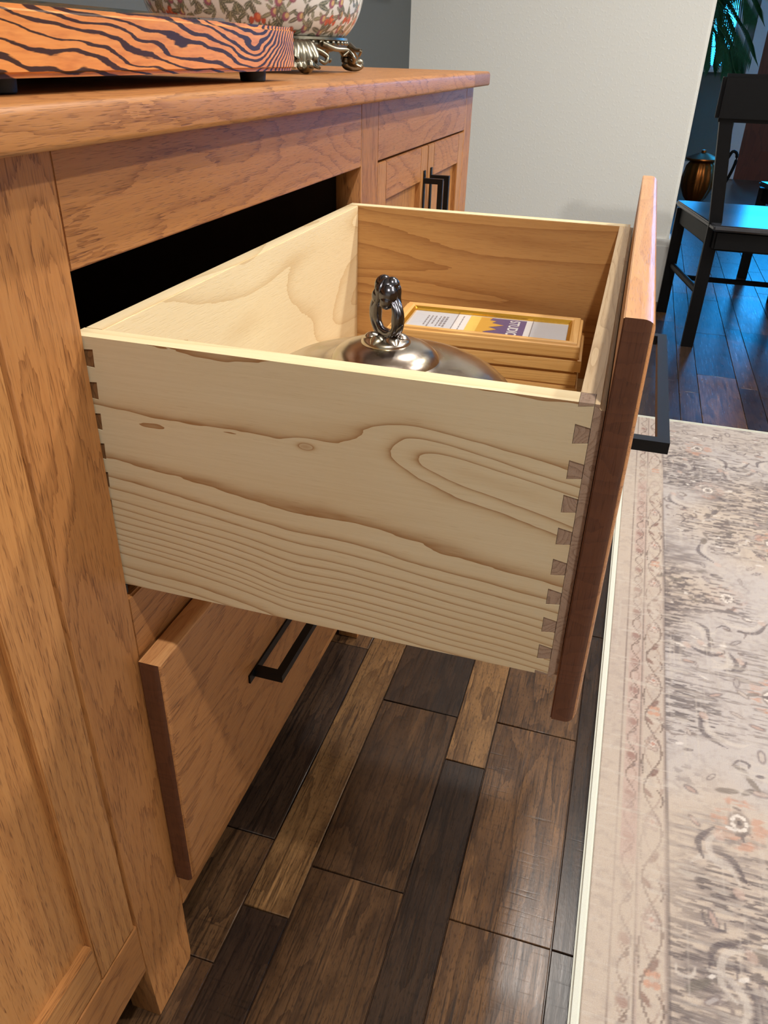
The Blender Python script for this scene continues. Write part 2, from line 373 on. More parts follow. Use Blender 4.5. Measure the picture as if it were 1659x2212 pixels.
# far room: front wall pieces round a window and a glazed door
bm = bmesh.new()
WX0, WX1, WZ0, WZ1 = 0.745, 0.962, 0.885, 2.05
DX0, DX1, DZ1 = 1.20, 2.12, 2.08
EX0, EX1, EZ0, EZ1 = 2.32, 3.15, 0.55, 2.05
for b in ((-1.1, WX0, 0, H), (WX0, WX1, 0, WZ0), (WX0, WX1, WZ1, H), (WX1, DX0, 0, H), (DX0, DX1, DZ1, H), (DX1, EX0, 0, H), (EX0, EX1, 0, EZ0), (EX0, EX1, EZ1, H), (EX1, 3.3, 0, H)):
    bbox(bm, b[0], b[1], YF, YF+0.14, b[2]-(0.01 if b[2] == 0 else 0), b[3])
struct(finish(bm, 'wall_front', WALLF, smooth=0))
def window(name, x0, x1, z0, z1, rows, colsn):
    bm = bmesh.new(); y0, y1 = YF+0.02, YF+0.10; t = 0.022
    for b in ((x0, x0+t, z0, z1), (x1-t, x1, z0, z1), (x0+t, x1-t, z0, z0+t), (x0+t, x1-t, z1-t, z1)): bbox(bm, b[0], b[1], y0, y1, b[2], b[3])
    w = struct(finish(bm, name, TRIM, smooth=0)); W_, H_ = (x1-x0-2*t)/colsn, (z1-z0-2*t)/rows
    for i in range(rows):
        for j in range(colsn):
            a, c = x0+t+j*W_, z0+t+i*H_
            box('pane', (a+0.003, a+W_-0.003, y0+0.035, y0+0.039, c+0.003, c+H_-0.003), GLASS, w, bev=0)
    for i in range(1, rows): box('muntin', (x0+t, x1-t, y0+0.030, y0+0.045, z0+t+i*H_-0.004, z0+t+i*H_+0.004), TRIM, w, bev=0)
    for j in range(1, colsn): box('muntin', (x0+t+j*W_-0.004, x0+t+j*W_+0.004, y0+0.030, y0+0.045, z0+t, z1-t), TRIM, w, bev=0)
    for k in (0, 1):   # casing sides
        xa = x0-0.075 if k == 0 else x1; box('casing', (xa, xa+0.075, YF-0.02, YF-0.001, z0-0.02, z1+0.07), TRIM, w, bev=0.003)
    box('sill', (x0-0.09, x1+0.09, YF-0.11, YF+0.02, z0-0.03, z0), TRIM, w, bev=0.004)
    return w
window('window_1', WX0, WX1, WZ0, WZ1, 8, 2)
window('window_2', EX0, EX1, EZ0, EZ1, 4, 3)
d = struct(finish((lambda bm: ([bbox(bm, *b) for b in ((DX0+0.005, DX0+0.17, YF+0.03, YF+0.075, -0.006, DZ1-0.01), (DX1-0.17, DX1-0.005, YF+0.03, YF+0.075, -0.006, DZ1-0.01),
     (DX0+0.17, DX1-0.17, YF+0.03, YF+0.075, -0.006, 0.25), (DX0+0.17, DX1-0.17, YF+0.03, YF+0.075, 0.80, 0.98), (DX0+0.17, DX1-0.17, YF+0.03, YF+0.075, 1.94, DZ1-0.01))], bm)[-1])(bmesh.new()), 'door_1', DOORM, smooth=0))
box('panel', (DX0+0.165, DX1-0.165, YF+0.042, YF+0.062, 0.245, 0.805), DOORM, d, bev=0.002)
box('pane', (DX0+0.165, DX1-0.165, YF+0.050, YF+0.054, 0.975, 1.945), GLASS, d, bev=0)
for xa in (DX0-0.10, DX1): box('casing', (xa, xa+0.10, YF-0.022, YF-0.001, 0, DZ1+0.1), TRIM, d, bev=0.003)
box('casing', (DX0, DX1, YF-0.022, YF-0.001, DZ1, DZ1+0.1), TRIM, d, bev=0.003)
struct(box('baseboard_front', (-1.1, WX0+0.34, YF-0.014, YF-0.001, 0, 0.13), TRIM, bev=0.003))
struct(box('baseboard_left', (XB+0.001, XB+0.013, -2.3, YW-0.012, 0, 0.13), TRIM, bev=0.003))

# planks: real boards where the photo shows them, each a child of the floor
PM = {'m': PLANK, 'd': PLANKD, 'l': PLANKL}
def plank(x0, x1, y0, y1, m, dark=True):
    g = 0.0007
    o = box('plank', (x0+g, x1-g, y0+g, y1-g, -0.0045, random.uniform(-0.0003, 0.0003)), PM[m], fl, bev=0.0009, seg=1)
S0 = {  # strip x0: list of (y_end, tone) from y=-0.9
 (-0.099, 0.029): [(-0.165, 'm'), (0.012, 'm'), (0.430, 'd'), (0.86, 'm'), (1.3, 'd'), (1.9, 'm')],
 (0.029, 0.092): [(-0.087, 'd'), (0.62, 'l'), (1.2, 'd'), (1.9, 'l')],
 (0.092, 0.220): [(-0.38, 'd'), (-0.010, 'm'), (0.316, 'm'), (0.66, 'd'), (1.1, 'm'), (1.9, 'm')],
 (0.220, 0.283): [(0.224, 'd'), (0.72, 'l'), (1.3, 'd'), (1.9, 'l')],
 (0.283, 0.411): [(-0.026, 'm'), (0.325, 'm'), (0.76, 'm'), (1.2, 'd'), (1.9, 'm')],
 (0.411, 0.474): [(-0.026, 'd'), (0.60, 'd'), (1.2, 'd'), (1.9, 'l')],
 (-0.163, -0.099): [(0.1, 'd'), (0.7, 'l'), (1.9, 'd')],
 (-0.291, -0.163): [(-0.2, 'm'), (0.3, 'd'), (1.0, 'm'), (1.9, 'd')]}
for (a, b), L in S0.items():
    y = -0.70
    for (ye, m) in L: plank(a, b, y, ye, m); y = ye
x = 0.474
while x < 1.75:
    for wd in (0.128, 0.063):
        y = 1.62 + random.uniform(-0.2, 0.0)
        while y < 4.6:
            L = random.uniform(0.35, 0.75); plank(x, x+wd, y, min(y+L, 4.65), random.choice('mmdmd' if wd > 0.1 else 'ddmm')); y += L
        x += wd
for a, b in ((0.283, 0.411), (0.411, 0.474), (0.220, 0.283), (0.092, 0.220)):
    y = 1.9
    while y < 3.0: L = random.uniform(0.4, 0.6); plank(a, b, y, min(y+L, 3.05), random.choice('mdd')); y += L

# ================================================================== rug
def make_rug():
    X0, X1, Y0, Y1 = 0.4500, 2.30, -1.20, 1.695
    xs = np.concatenate([np.arange(X0, 0.92, 0.0024), np.arange(0.92, X1+0.01, 0.06)]); ys = np.concatenate([np.arange(Y0, -0.16, 0.05), np.arange(-0.16, 0.55, 0.0020), np.arange(0.55, 0.75, 0.0028), np.arange(0.75, Y1, 0.0045), [Y1]])
    nx, ny = len(xs), len(ys); XX, YY = np.meshgrid(xs, ys); C = np.zeros((ny, nx, 3))
    def L(*c): return np.array(lin(*c)[:3])
    def fbm(cx, cy, seed):   # noise in metres: cells per metre
        t = 0; a = 1
        gx = (XX-X0); gy = (YY-Y0)
        for k in range(3):
            r = np.random.default_rng(seed+k).random((int((Y1-Y0)*cy*2**k)+4, int((X1-X0)*cx*2**k)+4))
            u, v = gx*cx*2**k, gy*cy*2**k; i, j = v.astype(int), u.astype(int); f, g = v-i, u-j; f = f*f*(3-2*f); g = g*g*(3-2*g)
            t = t + a*((r[i,j]*(1-g)+r[i,j+1]*g)*(1-f)+(r[i+1,j]*(1-g)+r[i+1,j+1]*g)*f); a *= 0.5
        return t/1.75
    def put(m, col, al=1.0):
        w = np.s_[:, :]
        if isinstance(m, tuple): w, m = m
        if isinstance(al, np.ndarray): al = al[w]
        m = np.clip(m*al, 0, 1)[..., None]; C[w] = C[w]*(1-m) + L(*col)*m
    def sm(a, b, t): t = np.clip((t-a)/(b-a), 0, 1); return t*t*(3-2*t)
    wear = fbm(4, 4, 1); strk = fbm(24, 200, 5); strk2 = fbm(14, 90, 9); big = fbm(2.2, 2.2, 21); fine = fbm(120, 120, 31)
    C[:] = L(194, 179, 164); put(sm(.35, .7, big), (182, 168, 157), .7)
    fx = XX - 0.5471; field = (fx > 0) & (XX < 2.0)
    keep = sm(.30, .52, wear)*0.75 + 0.25                       # how much print survives
    # border guard lines
    for xl, w, c in ((0.4795, .0011, (112,94,90)), (0.4825, .0007, (176,156,148)), (0.5082, .0011, (114,98,92)), (0.5105, .0006, (180,160,150)), (0.5440, .0007, (160,144,136)), (0.5471, .0012, (104,92,90))):
        put((np.abs(XX-xl) < w*1.4)*1.0, c, .75*keep)
    put(((XX > .484) & (XX < .507))*sm(.45, .62, fbm(3, 5, 41)), (188, 160, 150), .6)
    # field: dark charcoal worn by cross streaks
    dark = sm(.46, .62, fbm(3.4, 3.2, 51))*sm(.40, .60, strk*0.6+strk2*0.4)
    put(field*sm(.42, .7, fbm(3, 3, 61)), (186, 180, 178), .75)
    put(field*dark, (118, 109, 109), .85)
    put(field*sm(.54, .66, strk)*sm(.42, .6, fbm(4, 4, 71)), (96, 87, 90), .7)
    put(field*sm(.52, .60, fbm(50, 260, 77))*sm(.50, .64, fbm(3, 4, 78)), (82, 74, 78), .8)
    put(field*sm(.52, .62, fbm(70, 120, 87))*sm(.50, .64, fbm(4, 3, 88)), (92, 84, 86), .65)
    def ell(cx, cy, a, b, th):
        r = max(a, b)*1.15; j0, j1 = np.searchsorted(xs, (cx-r, cx+r)); i0, i1 = np.searchsorted(ys, (cy-r, cy+r)); w = np.s_[i0:i1, j0:j1]
        dx, dy = XX[w]-cx, YY[w]-cy; c, s = math.cos(th), math.sin(th); u, v = (dx*c+dy*s)/a, (-dx*s+dy*c)/b
        return w, 1 - sm(.75, 1.1, np.sqrt(u*u+v*v))
    def stroke(pts, w, col, al):
        P = smooth_path([(p[0], p[1], 0) for p in pts], 26); q = w*1.5
        j0, j1 = np.searchsorted(xs, (min(p.x for p in P)-q, max(p.x for p in P)+q)); i0, i1 = np.searchsorted(ys, (min(p.y for p in P)-q, max(p.y for p in P)+q)); W_ = np.s_[i0:i1, j0:j1]; m = np.zeros_like(XX[W_])
        for i, p in enumerate(P):
            t = i/26; r = w*(0.35 + math.sin(math.pi*min(1, t*1.02))*0.9)
            m = np.maximum(m, 1 - sm(r*.7, r*1.15, np.hypot(XX[W_]-p.x, YY[W_]-p.y)))
        put((W_, m*keep[W_]), col, al)
    R = random.Random(5)
    # border blossoms and vine in the second band, small ones in the first
    y = -0.16; k = 0
    while y < 1.62:
        cx = 0.527; put(ell(cx, y+.055, .0125, .017, 0), (206, 192, 182), .8*keep)
        for q in range(6):
            a = q*math.pi/3 + k; ex, ey = cx+math.cos(a)*.0085, y+.055+math.sin(a)*.012
            put(ell(ex, ey, .0046, .0058, a), (118, 96, 88), .75*keep); put(ell(ex, ey, .0033, .0042, a), (200, 180, 166), .85*keep)
        put(ell(cx, y+.055, .003, .004, 0), (176, 122, 104), .8*keep)
        stroke([(cx-.012, y-.028), (cx-.016, y+.010), (cx-.013, y+.035)], .0013, (104, 88, 82), .9); stroke([(cx+.010, y+.08), (cx+.015, y+.10), (cx-.002, y+.125)], .0013, (104, 88, 82), .9)
        put(ell(cx+.003, y-.004, .0042, .012, -.5), (118, 84, 78), .85*keep); put(ell(cx-.006, y+.105, .0038, .010, .6), (124, 90, 82), .8*keep)
        for q in range(2):
            yy = y+.02+q*.075; put(ell(.495, yy, .0065, .009, .4), (138, 98, 90), .75*keep); stroke([(.489, yy-.03), (.500, yy-.018), (.492, yy-.006)], .0012, (108, 88, 84), .8)
        if k % 3 == 1:
            for q in range(4): put(ell(cx-.004+.010*(q%2), y-.028+.013*(q//2), .005, .005, 0), (198, 142, 114), .7)
        y += 0.152; k += 1
    for sgn, col_, al_ in ((1, (116, 98, 90), .8), (-1, (150, 126, 114), .55)):      # running vines of the two border bands
        for xc, amp, per_, w_ in ((.5275, .0125, .152, .0013), (.4955, .0075, .076, .0012)):
            ph = (YY+0.16)/per_*2*np.pi; put((np.abs(XX-xc-sgn*amp*np.sin(ph)) < w_*1.1)*1.0, col_, al_*keep)
    for i in range(130):                                                                   # all-over leafy ground of the field
        cx = R.uniform(.56, .90); cy = R.uniform(-.15, 1.66); th = R.uniform(0, 3.14); a_ = R.uniform(.010, .019); b_ = a_*R.uniform(.32, .5)
        put(ell(cx, cy, a_, b_, th), R.choice(((104, 95, 98), (128, 116, 112), (116, 104, 106))), .75*keep); put(ell(cx, cy, a_*.7, b_*.55, th), R.choice(((196, 184, 174), (186, 160, 148), (176, 168, 164))), .8*keep)
    for i in range(70):
        cx = R.uniform(.56, .88); cy = R.uniform(-.15, 1.64); ta = R.uniform(0, 6.28); s_ = R.choice((-1, 1)); q = R.uniform(.018, .034)
        ro2 = lambda u, v: (cx+u*math.cos(ta)-v*math.sin(ta), cy+u*math.sin(ta)+v*math.cos(ta))
        stroke([ro2(0, 0), ro2(s_*q*.5, q*.6), ro2(s_*q*.2, q*1.2), ro2(-s_*q*.25, q)], .0022, R.choice(((96, 88, 92), (204, 194, 184), (120, 108, 106))), .8)
    # field motifs: terracotta rosettes, dark leaves, pale scrolls
    for (cx, cy) in ((.646, .235), (.668, .80), (.655, 1.27), (.640, 1.52), (.72, .52), (.70, -.02), (.78, 1.05)):
        for q in range(8):
            a = q*math.pi/4; put(ell(cx+math.cos(a)*.027, cy+math.sin(a)*.036, .013, .017, a), (192, 146, 124), (.7 if q % 2 == 0 else .35)*keep*sm(.40, .55, fbm(60, 160, 93)))
        put(ell(cx, cy, .017, .022, 0), (128, 116, 110), .7*keep)
        for q in range(7):
            a = q*2*math.pi/7; put(ell(cx+math.cos(a)*.0095, cy+math.sin(a)*.0125, .0032, .0052, a), (226, 216, 206), .95)
        put(ell(cx, cy, .004, .005, 0), (92, 84, 84), .9)
    for i in range(26):
        cx = R.uniform(.57, .88); cy = R.uniform(-.12, 1.62); th = R.uniform(0, 3.14); put(ell(cx, cy, R.uniform(.012, .02), R.uniform(.005, .008), th), R.choice(((104,98,92), (92,84,88), (122,112,104))), .85)
        put(ell(cx+.03*math.cos(th), cy+.03*math.sin(th), .013, .0052, th+.5), (112, 104, 98), .7)
    for i in range(22):
        cx = R.uniform(.565, .85); cy = R.uniform(-.12, 1.6); s = R.choice((-1, 1)); q = R.uniform(.035, .06)
        ta = R.uniform(0, 6.28); ro = lambda u, v: (cx+u*math.cos(ta)-v*math.sin(ta), cy+u*math.sin(ta)+v*math.cos(ta))
        stroke([ro(0, 0), ro(s*q*.45, q*.6), ro(s*q*.25, q*1.3), ro(-s*q*.2, q*1.5)], .0042, (204, 194, 184), .6)
        stroke([ro(s*.010, -.004), ro(s*(q*.45+.013), q*.6), ro(s*(q*.25+.016), q*1.3)], .0038, (84, 76, 82), .75)
        put(ell(cx-.004, cy-.01, .007, .010, .5), (198, 172, 158), .6)
    for i in range(150):
        cx = R.uniform(.555, .90); cy = R.uniform(-.15, 1.66); put(ell(cx, cy, R.uniform(.004, .011), R.uniform(.002, .004), R.uniform(-.6, .6)), R.choice(((96,88,92), (226,218,210), (120,108,104), (226,218,210))), .8)
    # abrasion streaks in both weave directions and a final haze
    put(sm(.64, .76, strk), (204, 194, 182), .45); put(sm(.70, .80, fbm(150, 9, 83)), (204, 194, 182), .3)
    put(np.ones_like(XX), (200, 186, 174), .06); put(sm(.5, .75, fine), (150, 138, 132), .25)
    C *= np.array([0.86, 0.865, 0.88])
    n0 = np.arange(ny*nx).reshape(ny, nx)
    v = np.stack([XX, YY, np.full_like(XX, 0.0065)], -1).reshape(-1, 3)
    quads = np.stack([n0[:-1,:-1], n0[:-1,1:], n0[1:,1:], n0[1:,:-1]], -1).reshape(-1, 4)
    # underside skirt
    ring = np.concatenate([n0[0,:], n0[1:,-1], n0[-1,-2::-1], n0[-2:0:-1,0]]); low = v[ring].copy(); low[:, 2] = 0.0008; nb = len(v)
    v = np.concatenate([v, low]); k = len(ring); i = np.arange(k); sk = np.stack([ring, nb+i, nb+(i+1)%k, ring[(i+1)%k]], -1)
    me = bpy.data.meshes.new('area_rug'); F = np.concatenate([quads, sk])
    me.vertices.add(len(v)); me.vertices.foreach_set('co', v.ravel()); me.loops.add(F.size); me.loops.foreach_set('vertex_index', F.ravel().astype(np.int32))
    me.polygons.add(len(F)); me.polygons.foreach_set('loop_start', (np.arange(len(F))*4).astype(np.int32)); me.polygons.foreach_set('loop_total', np.full(len(F), 4, np.int32)); me.update(calc_edges=True)
    cc = np.concatenate([C.reshape(-1, 3), np.tile(L(200, 190, 180), (k, 1))]); cc = np.concatenate([cc, np.ones((len(cc), 1))], 1)
    at = me.color_attributes.new('paint', 'FLOAT_COLOR', 'POINT'); at.data.foreach_set('color', cc.astype(np.float32).ravel()); me.materials.append(RUGM)
    root = empty('area_rug', (0.4375, 0.2, 0)); o = bpy.data.objects.new('pile', me); COL.objects.link(o); adopt(o, root)
    tag(root, 'large faded floral rug in beige, grey and terracotta with cream binding', 'rug')
    box('binding', (0.4375, 0.4500, Y0, Y1+0.012, 0.0003, 0.0085), BINDING, root, bev=0.003, seg=3)
    box('binding', (0.4500, X1, Y1+0.0005, Y1+0.012, 0.0003, 0.0085), BINDING, root, bev=0.003, seg=3)
make_rug()

# ================================================================== sideboard
cab = empty('sideboard', (-0.30, 0.14, 0)); tag(cab, 'long honey oak sideboard with one deep drawer pulled wide open', 'sideboard')
ZR, ZC, YS0, YS1, YS2, YS3, YE = 0.8040, 0.8823, -0.2401, -0.1653, 0.4513, 0.5246, 1.178
YN = -0.900
# top: long boards with a cross board at the far end
def round_slab(name, y0, y1, mat, parent, ends=None):
    zt, zb, x1, x0, r, r2 = 0.9075, ZC, 0.030, -0.655, 0.0065, 0.004
    P = [(x0, zb), (x0, zt)] + [(x1-r+r*math.sin(a), zt-r+r*math.cos(a)) for a in [i*math.pi/12 for i in range(7)]] + [(x1-r2+r2*math.cos(a), zb+r2-r2*math.sin(a)) for a in [i*math.pi/8 for i in range(5)]]
    return poly_extrude(name, P, 1, y0, y1, mat, parent)
top = round_slab('top', YN-0.04, 1.034, OAK[1], cab)
eb = round_slab('end_board', 1.0344, 1.190, OAK[0], top)
eb.data.materials.append(OAKCROSS)
for f in eb.data.polygons:
    if f.normal.x > 0.6: f.material_index = 1
# stiles, running down as legs
def stile(y0, y1, taper=0.0):
    P = [(y0, 0.098), (y0, ZC-0.0003), (y1, ZC-0.0003), (y1, 0.012), (y1-0.004, 0.0), (y0+taper, 0.0)]
    return poly_extrude('stile', P, 0, -0.036, 0.0, OAK[2], cab, bev=0.0008, seg=1)
stile(YS0, YS1, 0.004); stile(YS2, YS3); stile(YN-0.03, YN+0.045); stile(1.115, YE)
for y0, y1 in ((YN-0.03, YN+0.045), (1.115, YE)): box('back_leg', (-0.64, -0.59, y0, y1, 0.0, 0.12), OAK[2], cab)
def rail(y0, y1, z0, z1, x1=-0.0002, rr=0.0): 
    return box('rail', (-0.022, x1, y0+0.0002, y1-0.0002, z0, z1), OAK[1], cab, bev=0.0012 if not rr else rr, seg=3)
rail(YS1, YS2, ZR, ZC-0.0003); rail(YS1, YS2, 0.430, 0.5307, -0.0010, 0.002); rail(YS1, YS2, 0.100, 0.170)
rail(YN+0.045, YS0, ZR, ZC-0.0003); rail(YN+0.045, YS0, 0.0985, 0.177)
rail(YS3, 1.115, ZR, ZC-0.0003); rail(YS3, 1.115, 0.0985, 0.177)
# carcass
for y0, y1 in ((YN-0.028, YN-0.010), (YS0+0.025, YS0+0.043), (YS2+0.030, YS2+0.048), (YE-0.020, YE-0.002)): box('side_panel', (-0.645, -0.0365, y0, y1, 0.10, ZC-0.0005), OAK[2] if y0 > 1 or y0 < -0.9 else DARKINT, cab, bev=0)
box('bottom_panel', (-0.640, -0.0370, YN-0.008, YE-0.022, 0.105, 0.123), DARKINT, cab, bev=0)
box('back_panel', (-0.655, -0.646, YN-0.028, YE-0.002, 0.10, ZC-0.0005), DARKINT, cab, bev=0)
box('drawer_slide', (-0.45, -0.004, YS1+0.0006, YS1+0.007, 0.5325, 0.5425), BLACKM, cab, bev=0.0006)
box('drawer_slide', (-0.45, -0.004, YS2-0.007, YS2-0.0006, 0.5325, 0.5425), BLACKM, cab, bev=0.0006)

def pull(parent, p, L, along, out=0.0365, th=0.0098, name='handle'):
    "square bar pull: back strip, two posts, bar; p = centre on the front plane, along = axis 1 (y) or 2 (z)"
    bm = bmesh.new(); h = L/2
    def bb_(x0, x1, a0, a1, c0, c1):
        if along == 1: bbox(bm, p[0]+x0, p[0]+x1, p[1]+a0, p[1]+a1, p[2]+c0, p[2]+c1)
        else: bbox(bm, p[0]+x0, p[0]+x1, p[1]+c0, p[1]+c1, p[2]+a0, p[2]+a1)
    t = th/2
    bb_(0.0, 0.0022, -h-0.012, h+0.012, -t*1.15, t*1.15)
    bb_(0.0022, out-th, -h, -h+th, -t, t); bb_(0.0022, out-th, h-th, h, -t, t); bb_(out-th, out, -h, h, -t, t)
    return finish(bm, name, BLACKM, parent, smooth=0)
def door(y0, y1, z0, z1, hy=None, pan_off=0.009, wd=0.054):
    b = box('door', (-0.0165, -0.0095, y0+wd-0.006, y1-wd+0.006, z0+0.045, z1-0.045), OAKP[2], cab, bev=0)   # centre panel
    box('door_stile', (-0.0210, -0.0008, y0, y0+wd, z0, z1), OAKP[2], b, bev=0.0012); box('door_stile', (-0.0210, -0.0008, y1-wd, y1, z0, z1), OAKP[2], b, bev=0.0012)
    box('door_rail', (-0.0210, -0.0008, y0+wd, y1-wd, z0, z0+0.054), OAKP[1], b, bev=0.0014); box('door_rail', (-0.0210, -0.0008, y0+wd, y1-wd, z1-0.054, z1), OAK[1], b, bev=0.0012)
    if hy is not None: pull(b, (-0.0006, hy, z1-0.125), 0.15, 2, out=0.0345, th=0.0085)
    return b
door(-0.5700, -0.2434, 0.1790, 0.8010); door(-0.8530, -0.5730, 0.1785, 0.8010, hy=-0.60)
door(0.5265, 0.8185, 0.1785, 0.8005, hy=0.797, wd=0.044); door(0.8215, 1.1130, 0.1785, 0.8005, hy=0.845, wd=0.044)

def drawer_front(x0, x1, y0, y1, z0, z1):
    b = box('drawer', (x0, x1, y0, y1, z0, z1), OAK[1], cab, rnd=(0, x1), rr=0.0075, rseg=6, bev=0.0008, ends=OAKEND)
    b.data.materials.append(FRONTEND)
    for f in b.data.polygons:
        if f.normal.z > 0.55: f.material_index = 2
    return b
lo = drawer_front(0.0012, 0.0222, -0.1698, 0.4620, 0.1586, 0.4655)
pull(lo, (0.0224, 0.146, 0.311), 0.290, 1)
box('drawer_box', (-0.36, 0.0009, -0.150, 0.437, 0.185, 0.425), ASHX, lo, bev=0.001)
# the open drawer
FX0, FX1, FX2, FXT = 0.3418, 0.3579, 0.3765, 0.3511
BX0, BX1 = -0.0107, 0.0040; YO, YI, YFI, YFO = -0.1643, -0.1476, 0.4277, 0.4455; ZT, ZB = 0.7598, 0.5463
dr = drawer_front(0.3584, FX2, -0.1701, 0.4630, 0.5109, 0.8144)
pull(dr, (FX2+0.0002, 0.140, 0.669), 0.297, 1)
pins = [(0.7456-0.0246*i, 0.7321-0.0246*i) for i in range(8)]
def bxi(z): return max(0.0058 - (0.7507-z)*0.052, BX0+0.002)
def side_outline():
    P = [(BX0, ZB), (BX0, ZT)]
    # bottom-left up the back is cut by pins (through dovetails)
    back = []
    for i in range(8):
        t, b = 0.7507-0.0246*i, 0.7369-0.0246*i
        back.append((t, b))
    P = [(BX0, ZT)]
    P += [(FX0, ZT), (FX0, 0.7568), (FXT, 0.7583)]
    for t, b in pins: P += [(FXT, t-0.0016), (FX0, t), (FX0, b), (FXT, b+0.0016)]
    P += [(FXT, 0.5480), (FX0, 0.5492), (FX0, ZB), (BX0, ZB)]
    for t, b in back[::-1]: P += [(BX0, b+0.0014), (bxi(b), b), (bxi(t), t), (BX0, t-0.0014)]
    return P, back
SO, BP = side_outline()
sp = poly_extrude('side_panel', SO, 1, YO, YI, [ASHSIDE, ASHX], dr, smooth=0)
for f in sp.data.polygons:
    if f.normal.z > 0.9 and f.center.z > ZT-1e-4: f.material_index = 1
    f.use_smooth = False
def pin(xa, xb, t0, b0, t1, b1, mat, depth=0.0004):
    poly_extrude('dovetail_pin', [(xa, b0), (xa, t0), (xb, t1), (xb, b1)], 1, YO+depth, YI-0.0003, mat, dr, smooth=0)
g = 0.00025
for t, b in pins: pin(FX0+g, FXT-0.0001, t-g, b+g, t-0.0016-g, b+0.0016+g, PINEND)
pin(FX0+g, FXT-0.0001, ZT, 0.7568+g, ZT, 0.7583+g, PINEND, 0.0); pin(FX0+g, FXT-0.0001, 0.5492-g, ZB, 0.5480-g, ZB, PINEND, 0.0)
for t, b in BP: poly_extrude('dovetail_pin', [(BX0+0.0002, b+0.0014+g), (BX0+0.0002, t-0.0014-g), (bxi(t)-g, t-g), (bxi(b)-g, b+g)], 1, YO+0.0006, YI-0.0003, PINDARK, dr, smooth=0)
sf = poly_extrude('inner_front', [(FX0, YI), (FXT+g, YI), (FXT+g, YO), (FX1, YO), (FX1, YFO), (FXT+g, YFO), (FXT+g, YFI), (FX0, YFI)], 2, ZB-0.0012, ZT, [ASHF, PINEND], dr)
bmx = bmesh.new(); bmx.from_mesh(sf.data)
es = [e for e in bmx.edges if all(abs(v.co.x-FX1) < 1e-5 for v in e.verts) and abs(e.verts[0].co.z-e.verts[1].co.z) < 1e-5]
bmesh.ops.bevel(bmx, geom=es, offset=0.0035, segments=5, affect='EDGES'); bmx.to_mesh(sf.data); bmx.free()
for f in sf.data.polygons:
    if abs(f.normal.y) > 0.8: f.material_index = 1
box('back_panel', (BX0, BX1, YI+0.0002, YFI-0.0002, ZB, ZT), ASHT, dr, bev=0.0008)
fs = box('side_panel', (BX0, FXT, YFI, YFO, ZB, ZT), ASHB, dr, bev=0.0006); fs.data.materials.append(ASHX)
for f in fs.data.polygons:
    if f.normal.z > 0.6: f.material_index = 1
box('bottom_panel', (BX1+0.0002, FX0-0.0002, YI+0.0002, YFI-0.0002, 0.556, 0.5605), ASHX, dr, bev=0)
